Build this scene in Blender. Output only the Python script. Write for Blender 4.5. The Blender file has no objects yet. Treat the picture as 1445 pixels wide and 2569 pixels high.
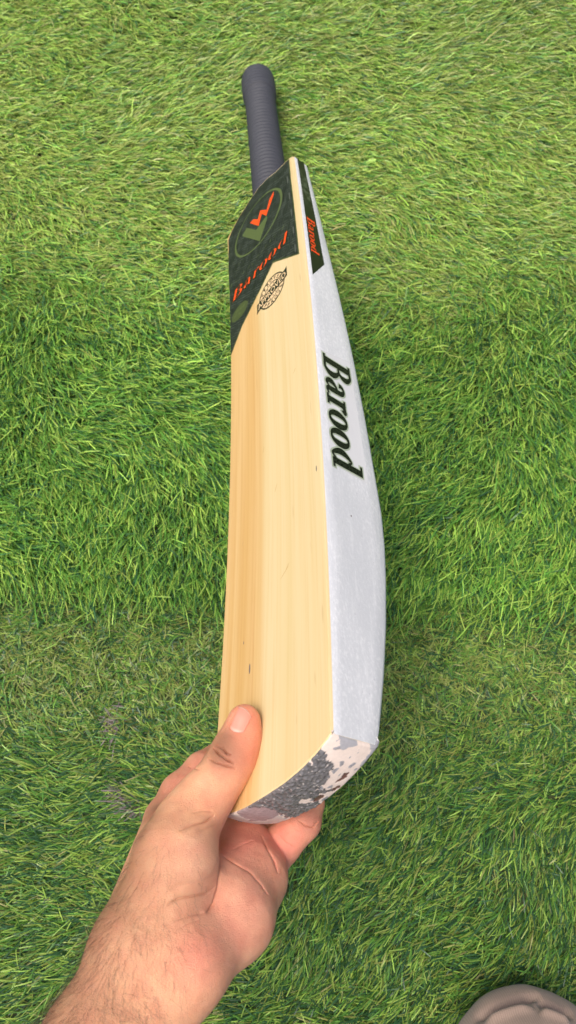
import bpy, bmesh, math, random
import numpy as np
from mathutils import Matrix, Vector, noise as mn

# ------------------------------------------------------------------ camera, sky, sun, exposure
S = bpy.context.scene
COL = S.collection
CAM_H = 0.745
PITCH = math.radians(72.0)
cd = bpy.data.cameras.new('camera')
cd.sensor_fit = 'VERTICAL'; cd.sensor_height = 36.0; cd.lens = 2000.0 / 2569.0 * 36.0
cd.clip_start = 0.01; cd.clip_end = 200.0
cd.dof.use_dof = True; cd.dof.focus_distance = 0.52; cd.dof.aperture_fstop = 12.0
cam = bpy.data.objects.new('camera', cd); COL.objects.link(cam)
cam.location = (0, 0, CAM_H); cam.rotation_euler = (math.pi / 2 - PITCH, 0, 0)
S.camera = cam

SUN_EL, SUN_AZ = math.radians(75), math.radians(-98)     # azimuth from +Y towards +X
wd = bpy.data.worlds.new('World'); S.world = wd; wd.use_nodes = True
wn = wd.node_tree
sky = wn.nodes.new('ShaderNodeTexSky'); sky.sky_type = 'NISHITA'; sky.sun_disc = False
sky.sun_elevation = SUN_EL; sky.sun_rotation = SUN_AZ
sky.air_density = 0.8; sky.dust_density = 7.0; sky.ozone_density = 0.6
bg = wn.nodes['Background']; bg.inputs['Strength'].default_value = 0.122
wn.links.new(sky.outputs[0], bg.inputs['Color'])
sl = bpy.data.lights.new('sun', 'SUN'); sl.energy = 1.5; sl.angle = math.radians(26); sl.color = (1.0, 0.95, 0.88)
so = bpy.data.objects.new('sun', sl); COL.objects.link(so)
sdir = Vector((math.sin(SUN_AZ) * math.cos(SUN_EL), math.cos(SUN_AZ) * math.cos(SUN_EL), math.sin(SUN_EL)))
so.rotation_euler = sdir.to_track_quat('Z', 'Y').to_euler(); so.location = sdir * 5
S.view_settings.view_transform = 'Standard'; S.view_settings.look = 'None'; S.view_settings.gamma = 1
S.view_settings.exposure = 0.58
rng = np.random.default_rng(7); random.seed(7)

# ------------------------------------------------------------------ helpers
def add(name, me, mats=(), parent=None, smooth=False):
    o = bpy.data.objects.new(name, me); COL.objects.link(o)
    for m in (mats if isinstance(mats, (list, tuple)) else [mats]): me.materials.append(m)
    if parent: o.parent = parent
    if smooth: me.polygons.foreach_set('use_smooth', np.ones(len(me.polygons), bool))
    return o
def mesh(name, V, F):
    me = bpy.data.meshes.new(name)
    me.from_pydata([tuple(map(float, v)) for v in V], [], [tuple(map(int, f)) for f in F]); me.update()
    return me
def np_quads(name, V, Q):
    me = bpy.data.meshes.new(name)
    n, m = len(V), len(Q)
    me.vertices.add(n); me.vertices.foreach_set('co', np.ascontiguousarray(V, np.float32).ravel())
    me.loops.add(m * 4); me.loops.foreach_set('vertex_index', np.ascontiguousarray(Q, np.int32).ravel())
    me.polygons.add(m); me.polygons.foreach_set('loop_start', np.arange(0, m * 4, 4, dtype=np.int32))
    me.update(calc_edges=True)
    return me
def set_col(me, name, C):
    a = me.color_attributes.new(name, 'FLOAT_COLOR', 'POINT')
    C = np.asarray(C, np.float32)
    if C.shape[1] == 3: C = np.concatenate([C, np.ones((len(C), 1), np.float32)], 1)
    a.data.foreach_set('color', np.ascontiguousarray(C).ravel())
class NT:
    """small node-tree helper"""
    def __init__(s, name):
        s.m = bpy.data.materials.new(name); s.m.use_nodes = True; s.t = s.m.node_tree
        s.b = s.t.nodes['Principled BSDF']
    def n(s, typ, **kw):
        nd = s.t.nodes.new(typ)
        for k, v in kw.items():
            if k.startswith('i_'):
                key = k[2:]; key = int(key) if key.isdigit() else key.replace('_', ' ')
                if hasattr(v, 'links') or isinstance(v, bpy.types.NodeSocket): s.t.links.new(v, nd.inputs[key])
                else: nd.inputs[key].default_value = v
            else: setattr(nd, k, v)
        return nd
    def link(s, a, b): s.t.links.new(a, b)
    def math(s, op, a, b=0.0, c=0.0):
        nd = s.t.nodes.new('ShaderNodeMath'); nd.operation = op
        for i, v in enumerate((a, b, c)):
            if isinstance(v, bpy.types.NodeSocket): s.t.links.new(v, nd.inputs[i])
            else: nd.inputs[i].default_value = v
        return nd.outputs[0]
    def mix(s, fac, a, b):
        nd = s.t.nodes.new('ShaderNodeMix'); nd.data_type = 'RGBA'
        for k, v in ((0, fac), (6, a), (7, b)):
            if isinstance(v, bpy.types.NodeSocket): s.t.links.new(v, nd.inputs[k])
            else: nd.inputs[k].default_value = v if k == 0 else (*v, 1)
        return nd.outputs[2]
    def ramp(s, fac, stops, interp='LINEAR'):
        nd = s.t.nodes.new('ShaderNodeValToRGB'); cr = nd.color_ramp; cr.interpolation = interp
        while len(cr.elements) < len(stops): cr.elements.new(0.5)
        for e, (p, c) in zip(cr.elements, stops):
            e.position = p; e.color = (*c, 1) if isinstance(c, (tuple, list)) else (c, c, c, 1)
        s.t.links.new(fac, nd.inputs[0]); return nd.outputs[0]
    def noise(s, vec, scale, detail=3, rough=.5, dist=0):
        nd = s.n('ShaderNodeTexNoise', i_Scale=scale, i_Detail=detail, i_Roughness=rough, i_Distortion=dist)
        s.t.links.new(vec, nd.inputs['Vector']); return nd.outputs[0]
    def mapping(s, vec, scale=(1, 1, 1), rot=(0, 0, 0), loc=(0, 0, 0)):
        nd = s.n('ShaderNodeMapping'); nd.inputs['Scale'].default_value = scale
        nd.inputs['Rotation'].default_value = rot; nd.inputs['Location'].default_value = loc
        s.t.links.new(vec, nd.inputs['Vector']); return nd.outputs[0]
    def obj(s): return s.n('ShaderNodeTexCoord').outputs['Object']
    def bump(s, h, strength, dist, nrm=None):
        nd = s.n('ShaderNodeBump', i_Strength=strength, i_Distance=dist); s.t.links.new(h, nd.inputs['Height'])
        if nrm is not None: s.t.links.new(nrm, nd.inputs['Normal'])
        return nd.outputs[0]
    def set(s, **kw):
        for k, v in kw.items():
            inp = s.b.inputs[k.replace('_', ' ')]
            if isinstance(v, bpy.types.NodeSocket): s.t.links.new(v, inp)
            else: inp.default_value = (*v, 1) if isinstance(v, (tuple, list)) and len(v) == 3 and inp.type == 'RGBA' else v
        return s.m


# ------------------------------------------------------------------ the cricket bat (local frame in mm: X across, Y toe -> handle, Z out of the face)
BAT_R = [[0.618447, -0.039645, -0.784826], [0.276887, 0.94567, 0.170418], [0.73543, -0.322703, 0.595824]]
BAT_T = [-0.001744, -0.011387, 0.292984]
bat = bpy.data.objects.new('cricket_bat', None); COL.objects.link(bat)
bat.matrix_world = Matrix([[*BAT_R[0], BAT_T[0]], [*BAT_R[1], BAT_T[1]], [*BAT_R[2], BAT_T[2]], [0, 0, 0, 1]])
bat['label'] = 'wooden cricket bat with dark grip, silver painted edge and worn toe, held off the grass'
bat['category'] = 'cricket bat'
HW = 52.8; BL = 560.7; BOW = 8.48
def zf(y): return BOW * 4 * (y / 560 - .6) ** 2
def ip(x, tab): t = np.array(tab, float); return np.interp(x, t[:, 0], t[:, 1])
TOE = [(-52.8, 9), (-50, 4.0), (-45, -.5), (-38, -3.4), (-30, -4.8), (-20, -5), (-3, -3.6), (14, -1.5), (26, 1.2), (34, 3.8), (42, 6.8), (47, 9.6), (50.5, 11.3), (52.8, 13)]
SHO = [(-52.8, 554.5), (-50, 557.5), (-40, 563.5), (-31, 568), (-18, 571.2), (-10, 573.6), (3, 575.2), (16, 572.8), (28, 567.3), (40, 565), (48, 562.6), (52.8, 559.5)]
EDG = [(0, 30), (10, 31), (25, 35), (55, 40.7), (90, 46), (124, 49.5), (150, 51.2), (175, 51.4), (212, 48.8), (260, 45.6), (328, 40.2), (400, 33.2), (460, 27), (520, 21.3), (545, 18.8), (575, 17)]
def thick(x, y): 
    e = ip(y, EDG); u = np.clip(1 - np.abs(x) / HW, 0, 1)
    sp = ip(y, [(-8, 4), (60, 12), (150, 17), (350, 16), (520, 14), (580, 16)])
    return e + sp * u ** .9
def mm(a): return np.asarray(a, float) * .001

def mat_wood():
    k = NT('willow'); p = k.obj()
    sx = k.n('ShaderNodeSeparateXYZ'); k.link(p, sx.inputs[0])
    wob = k.noise(k.mapping(p, (14, 2.2, 14)), 1.0, 2)
    wob2 = k.noise(k.mapping(p, (60, 6, 40)), 1.0, 3)
    x = k.math('ADD', k.math('ADD', sx.outputs[0], k.math('MULTIPLY', k.math('SUBTRACT', wob, .5), .011)), k.math('MULTIPLY', k.math('SUBTRACT', wob2, .5), .0016))
    x = k.math('ADD', x, k.math('MULTIPLY', k.math('SUBTRACT', k.noise(k.mapping(p, (42, .8, 8)), 1.0, 2), .5), .022))
    t = k.math('FRACT', k.math('DIVIDE', k.math('ADD', x, .2), .0122))
    ring = k.ramp(t, [(0, .0), (.55, .25), (.86, .75), (.93, 1), (.97, .35), (1, 0)])
    t2 = k.math('FRACT', k.math('DIVIDE', k.math('ADD', x, .2), .0031))
    ring2 = k.ramp(t2, [(0, .2), (.7, .5), (.9, 1), (1, .2)])
    band = k.noise(k.mapping(p, (85, 1.3, 20)), 1.0, 2, .5); fine = k.noise(k.mapping(p, (520, 5, 60)), 1.0, 3, .6)
    fib = k.noise(k.mapping(p, (1500, 26, 1500)), 1.0, 3, .6)
    blot = k.noise(k.mapping(p, (22, 7, 22)), 1.0, 3)
    side = k.ramp(k.math('ADD', k.math('MULTIPLY', k.math('ADD', x, .0095), 60), .5), [(0, 0), (.40, .25), (.62, 1)])
    base = k.mix(side, (.615, .40, .170), (.65, .532, .312))
    base = k.mix(k.math('MULTIPLY', blot, .55), base, (.64, .470, .220))
    ringc = k.mix(side, (.50, .265, .078), (.60, .45, .205))
    c = k.mix(k.math('MULTIPLY', ring, k.math('MULTIPLY', k.ramp(k.noise(k.mapping(p, (30, 4, 10)), 1.0, 2), [(.38, .1), (.68, .85)]), k.math('ADD', .3, wob2))), base, ringc)
    c = k.mix(k.math('MULTIPLY', ring2, k.math('MULTIPLY', blot, .2)), c, ringc)
    c = k.mix(k.math('MULTIPLY', k.math('SUBTRACT', fib, .35), .35), c, (.74, .61, .38))
    c = k.mix(k.ramp(band, [(.42, 0), (.66, .62)]), c, k.mix(side, (.555, .335, .112), (.60, .465, .225)))
    c = k.mix(k.ramp(fine, [(.50, 0), (.68, .36)]), c, k.mix(side, (.47, .255, .075), (.56, .40, .165)))
    # small brown pin flecks
    vn = k.noise(k.mapping(p, (260, 26, 260)), 1.0, 1)
    fl = k.ramp(vn, [(.735, 0), (.79, 1)])
    c = k.mix(k.math('MULTIPLY', fl, .25), c, (.36, .17, .06))
    dent = k.noise(k.mapping(p, (60, 45, 60)), 1.0, 2)
    h = k.math('ADD', k.math('MULTIPLY', fib, .25), k.math('MULTIPLY', dent, .8))
    return k.set(Base_Color=c, Roughness=k.math('ADD', .36, k.math('MULTIPLY', fib, .14)), Normal=k.bump(h, .22, .0006), Specular_IOR_Level=.4)
def mat_silver():
    k = NT('silver_white_paint'); p = k.obj()
    streak = k.noise(k.mapping(p, (300, 26, 300)), 1.0, 4, .65)
    blot = k.noise(k.mapping(p, (24, 8, 24)), 1.0, 3)
    speck = k.noise(p, 1500, 2); frost = k.noise(k.mapping(p, (620, 330, 620)), 1.0, 3, .7)
    c = k.mix(k.ramp(blot, [(.35, 0), (.65, 1)]), (.61, .625, .645), (.69, .702, .72))
    c = k.mix(k.math('MULTIPLY', k.ramp(streak, [(.52, 0), (.72, 1)]), .55), c, (.80, .805, .815))
    c = k.mix(k.math('MULTIPLY', k.ramp(frost, [(.50, 0), (.66, 1)]), k.ramp(blot, [(.38, .25), (.6, .8)])), c, (.84, .845, .855))
    c = k.mix(k.ramp(frost, [(.28, .35), (.40, 0)]), c, (.52, .53, .55))
    c = k.mix(k.ramp(speck, [(.66, 0), (.74, .55)]), c, (.85, .85, .86))
    c = k.mix(k.ramp(k.noise(p, 420, 2), [(.24, .6), (.30, 0)]), c, (.50, .50, .53))
    h = k.math('ADD', k.math('ADD', k.math('MULTIPLY', streak, .7), k.math('MULTIPLY', speck, .3)), k.math('MULTIPLY', frost, .9))
    return k.set(Base_Color=c, Roughness=.42, Metallic=.12, Normal=k.bump(h, .30, .0005))
def mat_flat(name, c, rough=.35, spec=.5):
    k = NT(name); p = k.obj()
    n = k.noise(p, 700, 3)
    cc = k.mix(n, tuple(v * .85 for v in c), tuple(min(1, v * 1.15) for v in c))
    return k.set(Base_Color=cc, Roughness=k.math('ADD', rough - .05, k.math('MULTIPLY', n, .1)), Specular_IOR_Level=spec)
M_wood, M_silver = mat_wood(), mat_silver()

def build_blade():
    nx, ny = 30, 110
    xs = np.concatenate([[-HW, -HW + .9, -HW + 2.2], np.linspace(-HW + 4, HW - 4, nx - 5), [HW - 2.2, HW - .9, HW]])
    nx = len(xs)
    sv = np.linspace(0, 1, ny) ; sv = np.concatenate([[0, .0016, .004], sv[1:-1], [.996, .9984, 1]]); ny = len(sv)
    X, Sg = np.meshgrid(xs, sv, indexing='ij')
    y0, y1 = ip(X, TOE) + .5, ip(X, SHO)
    Y = y0 + Sg * (y1 - y0)
    # rounded arrises on face and back
    dx = HW - np.abs(X); dy = np.minimum(Y - y0, y1 - Y)
    def rnd(d, r): d = np.clip(d, 0, r); return r - np.sqrt(np.maximum(r * r - (r - d) ** 2, 0))
    Zf = zf(Y) - rnd(dx, 1.5) - rnd(dy, .7)
    T = thick(X, Y); Zb = zf(Y) - T + np.maximum(rnd(dx, 2.2), rnd(dy, 2.2))
    n = nx * ny
    V = np.concatenate([np.stack([X, Y, Zf], -1).reshape(-1, 3), np.stack([X, Y, Zb], -1).reshape(-1, 3)])
    F = []; MI = []
    idx = lambda i, j: i * ny + j
    for i in range(nx - 1):
        for j in range(ny - 1):
            a, b, c, d = idx(i, j), idx(i + 1, j), idx(i + 1, j + 1), idx(i, j + 1)
            F.append((a, b, c, d)); MI.append(0)
            F.append((n + d, n + c, n + b, n + a)); MI.append(1)
    per = [idx(i, 0) for i in range(nx)] + [idx(nx - 1, j) for j in range(1, ny)] + [idx(i, ny - 1) for i in range(nx - 2, -1, -1)] + [idx(0, j) for j in range(ny - 2, 0, -1)]
    # walls between the face and back outlines, in 4 steps through the thickness
    m = len(per); base = len(V); steps = 5
    rows = [per]; extra = []
    for s in range(1, steps):
        extra.append(V[per] * (1 - s / steps) + V[[p + n for p in per]] * (s / steps)); rows.append([base + (s - 1) * m + q for q in range(m)])
    rows.append([p + n for p in per])
    V = np.concatenate([V] + extra)
    for r0, r1 in zip(rows, rows[1:]):
        for q in range(m):
            q2 = (q + 1) % m
            F.append((r0[q], r1[q], r1[q2], r0[q2])); MI.append(0 if q < nx - 1 or nx + ny - 2 <= q < 2 * nx + ny - 3 else 1)
    me = mesh('blade', mm(V), F)
    o = add('blade', me, [M_wood, M_silver], bat, smooth=True)
    me.polygons.foreach_set('material_index', np.array(MI, np.int32))
    me.set_sharp_from_angle(angle=math.radians(38))
    return o
blade = build_blade()

# ---- worn, lumpy protective coating on the toe end
TOEMASK = [('band', [(58.0, -6.0), (58.0, 2.0), (49.8, 7.9), (48.2, 11.3), (50.3, 15.8), (58.0, 21.7), (58.0, 27.1), (50.3, 31.1), (44.5, 30.6), (41.8, 31.6), (47.7, 42.0), (58.0, 33.6), (58.0, 15.3)]), ('dark', [(21.0, -6.0), (26.9, -6.0), (31.2, -6.0), (36.5, 2.0), (39.7, -6.0), (46.1, -6.0), (44.5, 3.9), (42.3, 3.4), (42.3, 8.9), (37.0, 16.3), (34.4, 15.3), (29.0, 20.2), (22.6, 19.7), (18.9, 18.3), (22.1, 26.6), (20.0, 29.1), (15.2, 23.2), (12.0, 28.1), (7.7, 18.7), (4.0, 18.7), (5.1, 24.2), (8.3, 28.6), (4.5, 42.0), (-2.9, 42.0), (-11.5, 34.5), (-17.3, 29.1), (-13.1, 22.7), (-12.5, 15.8), (-12.5, 7.9), (-49.3, 16.8), (-13.6, -6.0), (0.3, -6.0), (13.1, -6.0)]), ('mauve', [(-24.2, -6.0), (-14.6, 2.5), (-9.3, 6.4), (-9.9, 13.8), (-14.1, 20.2), (-21.6, 21.2), (-46.1, 29.6), (-30.6, 7.9)]), ('pale', [(-43.4, -6.0), (-26.9, 1.5), (-30.6, 14.3), (-23.2, 20.7), (-14.6, 19.7), (-18.4, 26.6), (-17.3, 29.1), (-26.9, 30.1), (-38.1, 25.7), (-38.1, 9.9)]), ('island', [(5.1, 17.8), (9.3, 20.7), (9.9, 25.7), (7.7, 27.6), (4.0, 24.2), (3.5, 19.7)]), ('brown', [(27.4, 25.2), (31.7, 25.7), (36.0, 26.2), (36.0, 28.6), (32.8, 30.1), (29.0, 28.6)]), ('brown', [(20.5, 28.1), (23.2, 29.1), (25.8, 30.1), (23.7, 33.1), (20.0, 31.6)]), ('brown', [(7.2, 26.6), (14.1, 23.7), (15.7, 27.6), (10.4, 30.1), (7.7, 29.1)])]
def build_toe():
    nx, nt = 260, 90
    xs = np.linspace(-HW - .25, HW + .25, nx)
    u = np.linspace(0, 1, nt)
    X, U = np.meshgrid(xs, u, indexing='ij')
    Yt = ip(X, TOE)
    # smooth the polyline toe profile
    ker = np.exp(-np.linspace(-2, 2, 13) ** 2); ker /= ker.sum()
    prof = np.convolve(np.pad(Yt[:, 0], 6, mode='edge'), ker, 'valid'); Yt = np.repeat(prof[:, None], nt, 1)
    Z0 = zf(Yt) + .15; Z1 = zf(Yt) - thick(X, Yt + 4) - .2
    Z = Z0 + (Z1 - Z0) * U
    endr = np.clip(np.minimum(U * 36, (1 - U) * 36) / 3.0, 0, 1)
    bulge = 1.6 * np.sin(np.pi * np.clip(U, 0, 1)) ** .7 + .35
    Y = Yt - bulge
    Y += np.where(U > .9, ((U - .9) / .1) ** 2 * 3.2, 0)
    C = np.zeros((nx, nt, 3)); R = np.zeros((nx, nt)); D = np.zeros((nx, nt))
    def inside(poly, x, t):
        c = False; j = len(poly) - 1
        for i in range(len(poly)):
            if (poly[i][1] > t) != (poly[j][1] > t) and x < (poly[j][0] - poly[i][0]) * (t - poly[i][1]) / (poly[j][1] - poly[i][1]) + poly[i][0]: c = not c
            j = i
        return c
    cream, grey, mauve, brown, pale = [np.array(v) for v in ((.80, .67, .58), (.085, .086, .092), (.30, .235, .245), (.10, .028, .015), (.50, .46, .43))]
    lgrey = np.array([.36, .36, .385])
    for i in range(nx):
        for j in range(nt):
            x, t = X[i, j], U[i, j] * 36
            p = Vector((x * .11, t * .11, 0)); q = Vector((x * .33, t * .33, 3)); f = Vector((x * 1.0, t * 1.0, 9))
            wx = mn.noise(q) * 2.2 + mn.noise(f) * .55; wt = mn.noise(q + Vector((9, 4, 2))) * 2.2 + mn.noise(f + Vector((3, 8, 1))) * .55
            kind = 'cream'
            for nm, poly in TOEMASK:
                sc = .55 if nm in ('brown', 'island') else 1.0
                if inside(poly, x + wx * sc, t + wt * sc): kind = nm
            fine = mn.noise(f * 1.7); med = mn.noise(q * 1.6)
            if kind == 'dark':
                c = grey * (1.05 + .85 * med + .35 * fine + .5 * mn.noise(f * .45)); D[i, j] = .35 + .7 * med + .2 * fine; R[i, j] = .16
                if mn.noise(f * .8 + Vector((0, 7, 7))) > .47: c = pale * .85; R[i, j] = .15
            elif kind == 'mauve': c = mauve * (1 + .2 * med + .1 * fine); D[i, j] = .2 + .12 * med; R[i, j] = .16
            elif kind == 'brown': c = brown * (1 + .5 * fine); D[i, j] = -.3 + .3 * fine; R[i, j] = .2
            elif kind == 'band': c = lgrey * (1 + .12 * med + .1 * fine); D[i, j] = .1; R[i, j] = .45
            elif kind == 'pale': c = pale * (1 + .12 * med); D[i, j] = .25; R[i, j] = .28
            elif mn.noise(q * .9 + Vector((5, 1, 8))) > .42: c = lgrey * (.8 + .4 * fine); D[i, j] = .12; R[i, j] = .35
            else: c = cream * (1 + .06 * med + .05 * fine + .05 * mn.noise(p)); D[i, j] = .05 * med; R[i, j] = .5
            C[i, j] = c
    edge = np.clip(np.minimum.reduce([U * 18, (1 - U) * 18, (HW + .25 - np.abs(X)) / 2]), 0, 1)
    Y -= D * 1.0 * (.25 + .75 * edge)
    # ragged front lip: coating creeps a little over the face edge
    V = np.stack([X, Y, Z], -1).reshape(-1, 3)
    idx = np.arange(nx * nt).reshape(nx, nt)
    Q = np.stack([idx[:-1, :-1], idx[:-1, 1:], idx[1:, 1:], idx[1:, :-1]], -1).reshape(-1, 4)
    # skirt back into the wood
    per = np.concatenate([idx[:, 0], idx[-1, 1:], idx[-2::-1, -1], idx[0, -2:0:-1]])
    sk = V[per].copy(); sk[:, 1] += 2.8; n0 = len(V)
    pt = np.repeat(np.arange(nt)[None], nx, 0).reshape(-1)[per]
    sk[:, 2] += np.where(pt == 0, -1.8, 0) + np.where(pt == nt - 1, 1.8, 0); sk[:, 0] *= np.where((pt > 0) & (pt < nt - 1), .992, 1)
    V = np.concatenate([V, sk]); m = len(per); a = np.arange(m); b = (a + 1) % m
    Q = np.concatenate([Q, np.stack([per[a], per[b], n0 + b, n0 + a], 1)])
    me = np_quads('toe_coating', mm(V), Q)
    cc = np.concatenate([C.reshape(-1, 3), C.reshape(-1, 3)[per]]); rr = np.concatenate([R.reshape(-1), R.reshape(-1)[per]])
    set_col(me, 'wear', np.concatenate([np.clip(cc, .01, 1), rr[:, None]], 1))
    k = NT('worn_toe_coating'); v = k.n('ShaderNodeVertexColor', layer_name='wear')
    p = k.obj(); n1 = k.noise(p, 900, 3)
    k.set(Base_Color=k.mix(k.math('MULTIPLY', n1, .25), v.outputs[0], (.5, .46, .43)), Roughness=v.outputs[1], Normal=k.bump(n1, .35, .0005))
    return add('toe_coating', me, k.m, bat, smooth=True)
build_toe()

# ---- rubber grip on the handle
def build_grip():
    p0 = np.array([-2.2, BL - 4, zf(BL) - 19.5]); p1 = np.array([-3.2, BL + 256, zf(BL) - 6.5])
    ax = (p1 - p0) / np.linalg.norm(p1 - p0); Lg = np.linalg.norm(p1 - p0)
    ex = np.array([1, 0, 0]) - ax * ax[0]; ex /= np.linalg.norm(ex); ez = np.cross(ex, ax)
    st = []
    s = 0
    while s < Lg - 9: st.append(s); s += .42
    prof = []
    for s in st:
        u = s / Lg
        r = 16.1 + 1.3 * (1 - u) + .5 * math.cos(u * 5) * (1 - u)
        r += 2.6 / (1 + math.exp(-(s - (Lg - 47)) / 3.2))
        r += .72 * math.sin(s * 2 * math.pi / 6.3) if s < Lg - 42 else .35 * math.sin(s * 2 * math.pi / 6.3)
        if abs(s - (Lg - 47)) < 1.6: r -= .9
        prof.append((s, r))
    rl = prof[-1][1]; s0 = prof[-1][0]
    for a in np.linspace(.12, math.pi / 2, 12): prof.append((s0 + 9 * math.sin(a), rl - 7 + 7 * math.cos(a) if a < 1.55 else rl - 7))
    prof.append((s0 + 9.2, rl * .3)); prof.append((s0 + 9.3, .01))
    nseg = 64; V = []; F = []
    for (s, r) in prof:
        for q in range(nseg):
            a = 2 * math.pi * q / nseg
            V.append(p0 + ax * s + r * (math.cos(a) * ex + math.sin(a) * ez))
    for i in range(len(prof) - 1):
        for q in range(nseg):
            q2 = (q + 1) % nseg
            F.append((i * nseg + q, i * nseg + q2, (i + 1) * nseg + q2, (i + 1) * nseg + q))
    k = NT('grip_rubber'); p = k.obj()
    n = k.noise(p, 900, 3); n2 = k.noise(p, 60, 3)
    c = k.mix(n2, (.030, .033, .041), (.047, .051, .062))
    c = k.mix(k.math('MULTIPLY', n, .35), c, (.085, .085, .102))
    k.set(Base_Color=c, Roughness=.62, Normal=k.bump(n, .3, .0004), Specular_IOR_Level=.35)
    return add('grip', mesh('grip', mm(V), F), k.m, bat, smooth=True)
build_grip()

# ---- printed stickers: 2-D shapes laid on the face or on the right edge
def on_face(x, y, h): return (x, y, zf(y) + h)
def on_side(y, t, h): return (HW + h, y, zf(y) - t)
def sheet(name, poly, m, h, where, parent, step=9.0, holes=None):
    """flat print cut from a polygon (with optional hole loop), diced so that it follows the surface"""
    bm = bmesh.new()
    if holes is None:
        vs = [bm.verts.new((x, y, 0)) for x, y in poly]; bm.faces.new(vs)
    else:
        n = len(poly); a = [bm.verts.new((x, y, 0)) for x, y in poly]; b = [bm.verts.new((x, y, 0)) for x, y in holes]
        for i in range(n): j = (i + 1) % n; bm.faces.new((a[i], a[j], b[j], b[i]))
    bmesh.ops.triangulate(bm, faces=bm.faces[:])
    ax = 1 if where is on_face else 0
    lo = min(p[ax] for p in poly); hi = max(p[ax] for p in poly)
    s = lo + step
    while s < hi:
        co = [0, 0, 0]; no = [0, 0, 0]; co[ax] = s; no[ax] = 1
        bmesh.ops.bisect_plane(bm, geom=bm.verts[:] + bm.edges[:] + bm.faces[:], plane_co=co, plane_no=no); s += step
    for v in bm.verts: v.co = Vector(where(v.co.x, v.co.y, h)) * .001
    bmesh.ops.recalc_face_normals(bm, faces=bm.faces[:])
    for f in bm.faces:
        n = f.normal; ref = Vector((0, 0, 1)) if where is on_face else Vector((1, 0, 0))
        if n.dot(ref) < 0: f.normal_flip()
    me = bpy.data.meshes.new(name); bm.to_mesh(me); bm.free()
    return add(name, me, m, parent)

def cr(pts, n):
    """Catmull-Rom through (x, y, w) points"""
    P = [np.array(p, float) for p in pts]; P = [2 * P[0] - P[1]] + P + [2 * P[-1] - P[-2]]
    out = []
    for i in range(1, len(P) - 2):
        for t in np.linspace(0, 1, n, endpoint=False):
            a, b, c, d = P[i - 1], P[i], P[i + 1], P[i + 2]
            out.append(.5 * (2 * b + (c - a) * t + (2 * a - 5 * b + 4 * c - d) * t * t + (3 * b - a - 3 * c + d) * t ** 3))
    out.append(P[-2]); return out
def oval(cx, cy, rx, ry, rot=0, wmax=.2, wmin=.05):
    pts = []
    for q in range(25):
        a = 2 * math.pi * q / 24
        x, y = rx * math.cos(a), ry * math.sin(a)
        pts.append((cx + x * math.cos(rot) - y * math.sin(rot), cy + x * math.sin(rot) + y * math.cos(rot), wmin + (wmax - wmin) * abs(math.cos(a)) ** 1.6))
    return pts
GL = {  # heavy serif italic letters as pen strokes (x, y, pen width), cap height 1
 'B': (.88, [[(.2, 0, .22), (.2, 1, .22)], [(0, .028, .056), (.42, .028, .056)], [(0, .972, .056), (.42, .972, .056)],
             [(.2, .972, .056), (.48, .965, .07), (.63, .77, .2), (.5, .56, .07), (.2, .535, .05)],
             [(.2, .535, .05), (.52, .52, .07), (.70, .27, .22), (.52, .036, .08), (.2, .028, .056)]]),
 'a': (.68, [[(.13, .50, .15), (.15, .58, .1), (.29, .645, .06), (.42, .55, .16), (.44, .3, .19), (.45, .1, .17), (.53, .03, .07), (.64, .06, .045)],
             [(.40, .40, .05), (.26, .35, .08), (.12, .17, .19), (.23, .03, .07), (.40, .12, .05)]]),
 'r': (.53, [[(.18, 0, .19), (.18, .65, .19)], [(0, .025, .05), (.36, .025, .05)], [(.0, .625, .05), (.2, .625, .05)],
             [(.2, .44, .05), (.31, .60, .08), (.42, .60, .14), (.47, .55, .15)]]),
 'o': (.66, [oval(.31, .32, .215, .30, .0)]),
 'd': (.80, [[(.44, .55, .05), (.30, .635, .06), (.125, .32, .2), (.28, .008, .06), (.44, .10, .05)], [(.53, .0, .19), (.53, 1.02, .19)],
             [(.30, .995, .05), (.55, .995, .05)], [(.53, .025, .05), (.74, .025, .05)]]),
}
def lettering(name, word, place, m, h, parent, grow=0.0, sub=10):
    V, F = [], []
    x0 = 0; layer = 0
    for ch in word:
        adv, strokes = GL[ch]
        for st in strokes:
            pts = cr(st, sub) if len(st) > 2 else [np.array(st[0]) * (1 - t) + np.array(st[1]) * t for t in np.linspace(0, 1, 9)]
            P = np.array([(p[0], p[1]) for p in pts]); w = np.array([max(p[2], .02) for p in pts]) + 2 * grow
            T = np.gradient(P, axis=0); T /= np.linalg.norm(T, axis=1)[:, None] + 1e-9
            if np.linalg.norm(P[0] - P[-1]) < 1e-6: T[0] = T[-1] = (T[0] + T[-1]) / np.linalg.norm(T[0] + T[-1])
            elif grow: P[0] -= T[0] * grow; P[-1] += T[-1] * grow
            N = np.stack([-T[:, 1], T[:, 0]], 1); b = len(V); hh = h + layer * .012; layer = (layer + 1) % 7
            for p, n_, ww in zip(P, N, w):
                for sgn in (-.5, .5):
                    q = p + n_ * ww * sgn; V.append(place(x0 + q[0], q[1], hh))
            for i in range(len(P) - 1): F.append((b + 2 * i, b + 2 * i + 1, b + 2 * i + 3, b + 2 * i + 2))
        x0 += adv
    me = mesh(name, mm(V), F)
    return add(name, me, m, parent)
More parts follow.
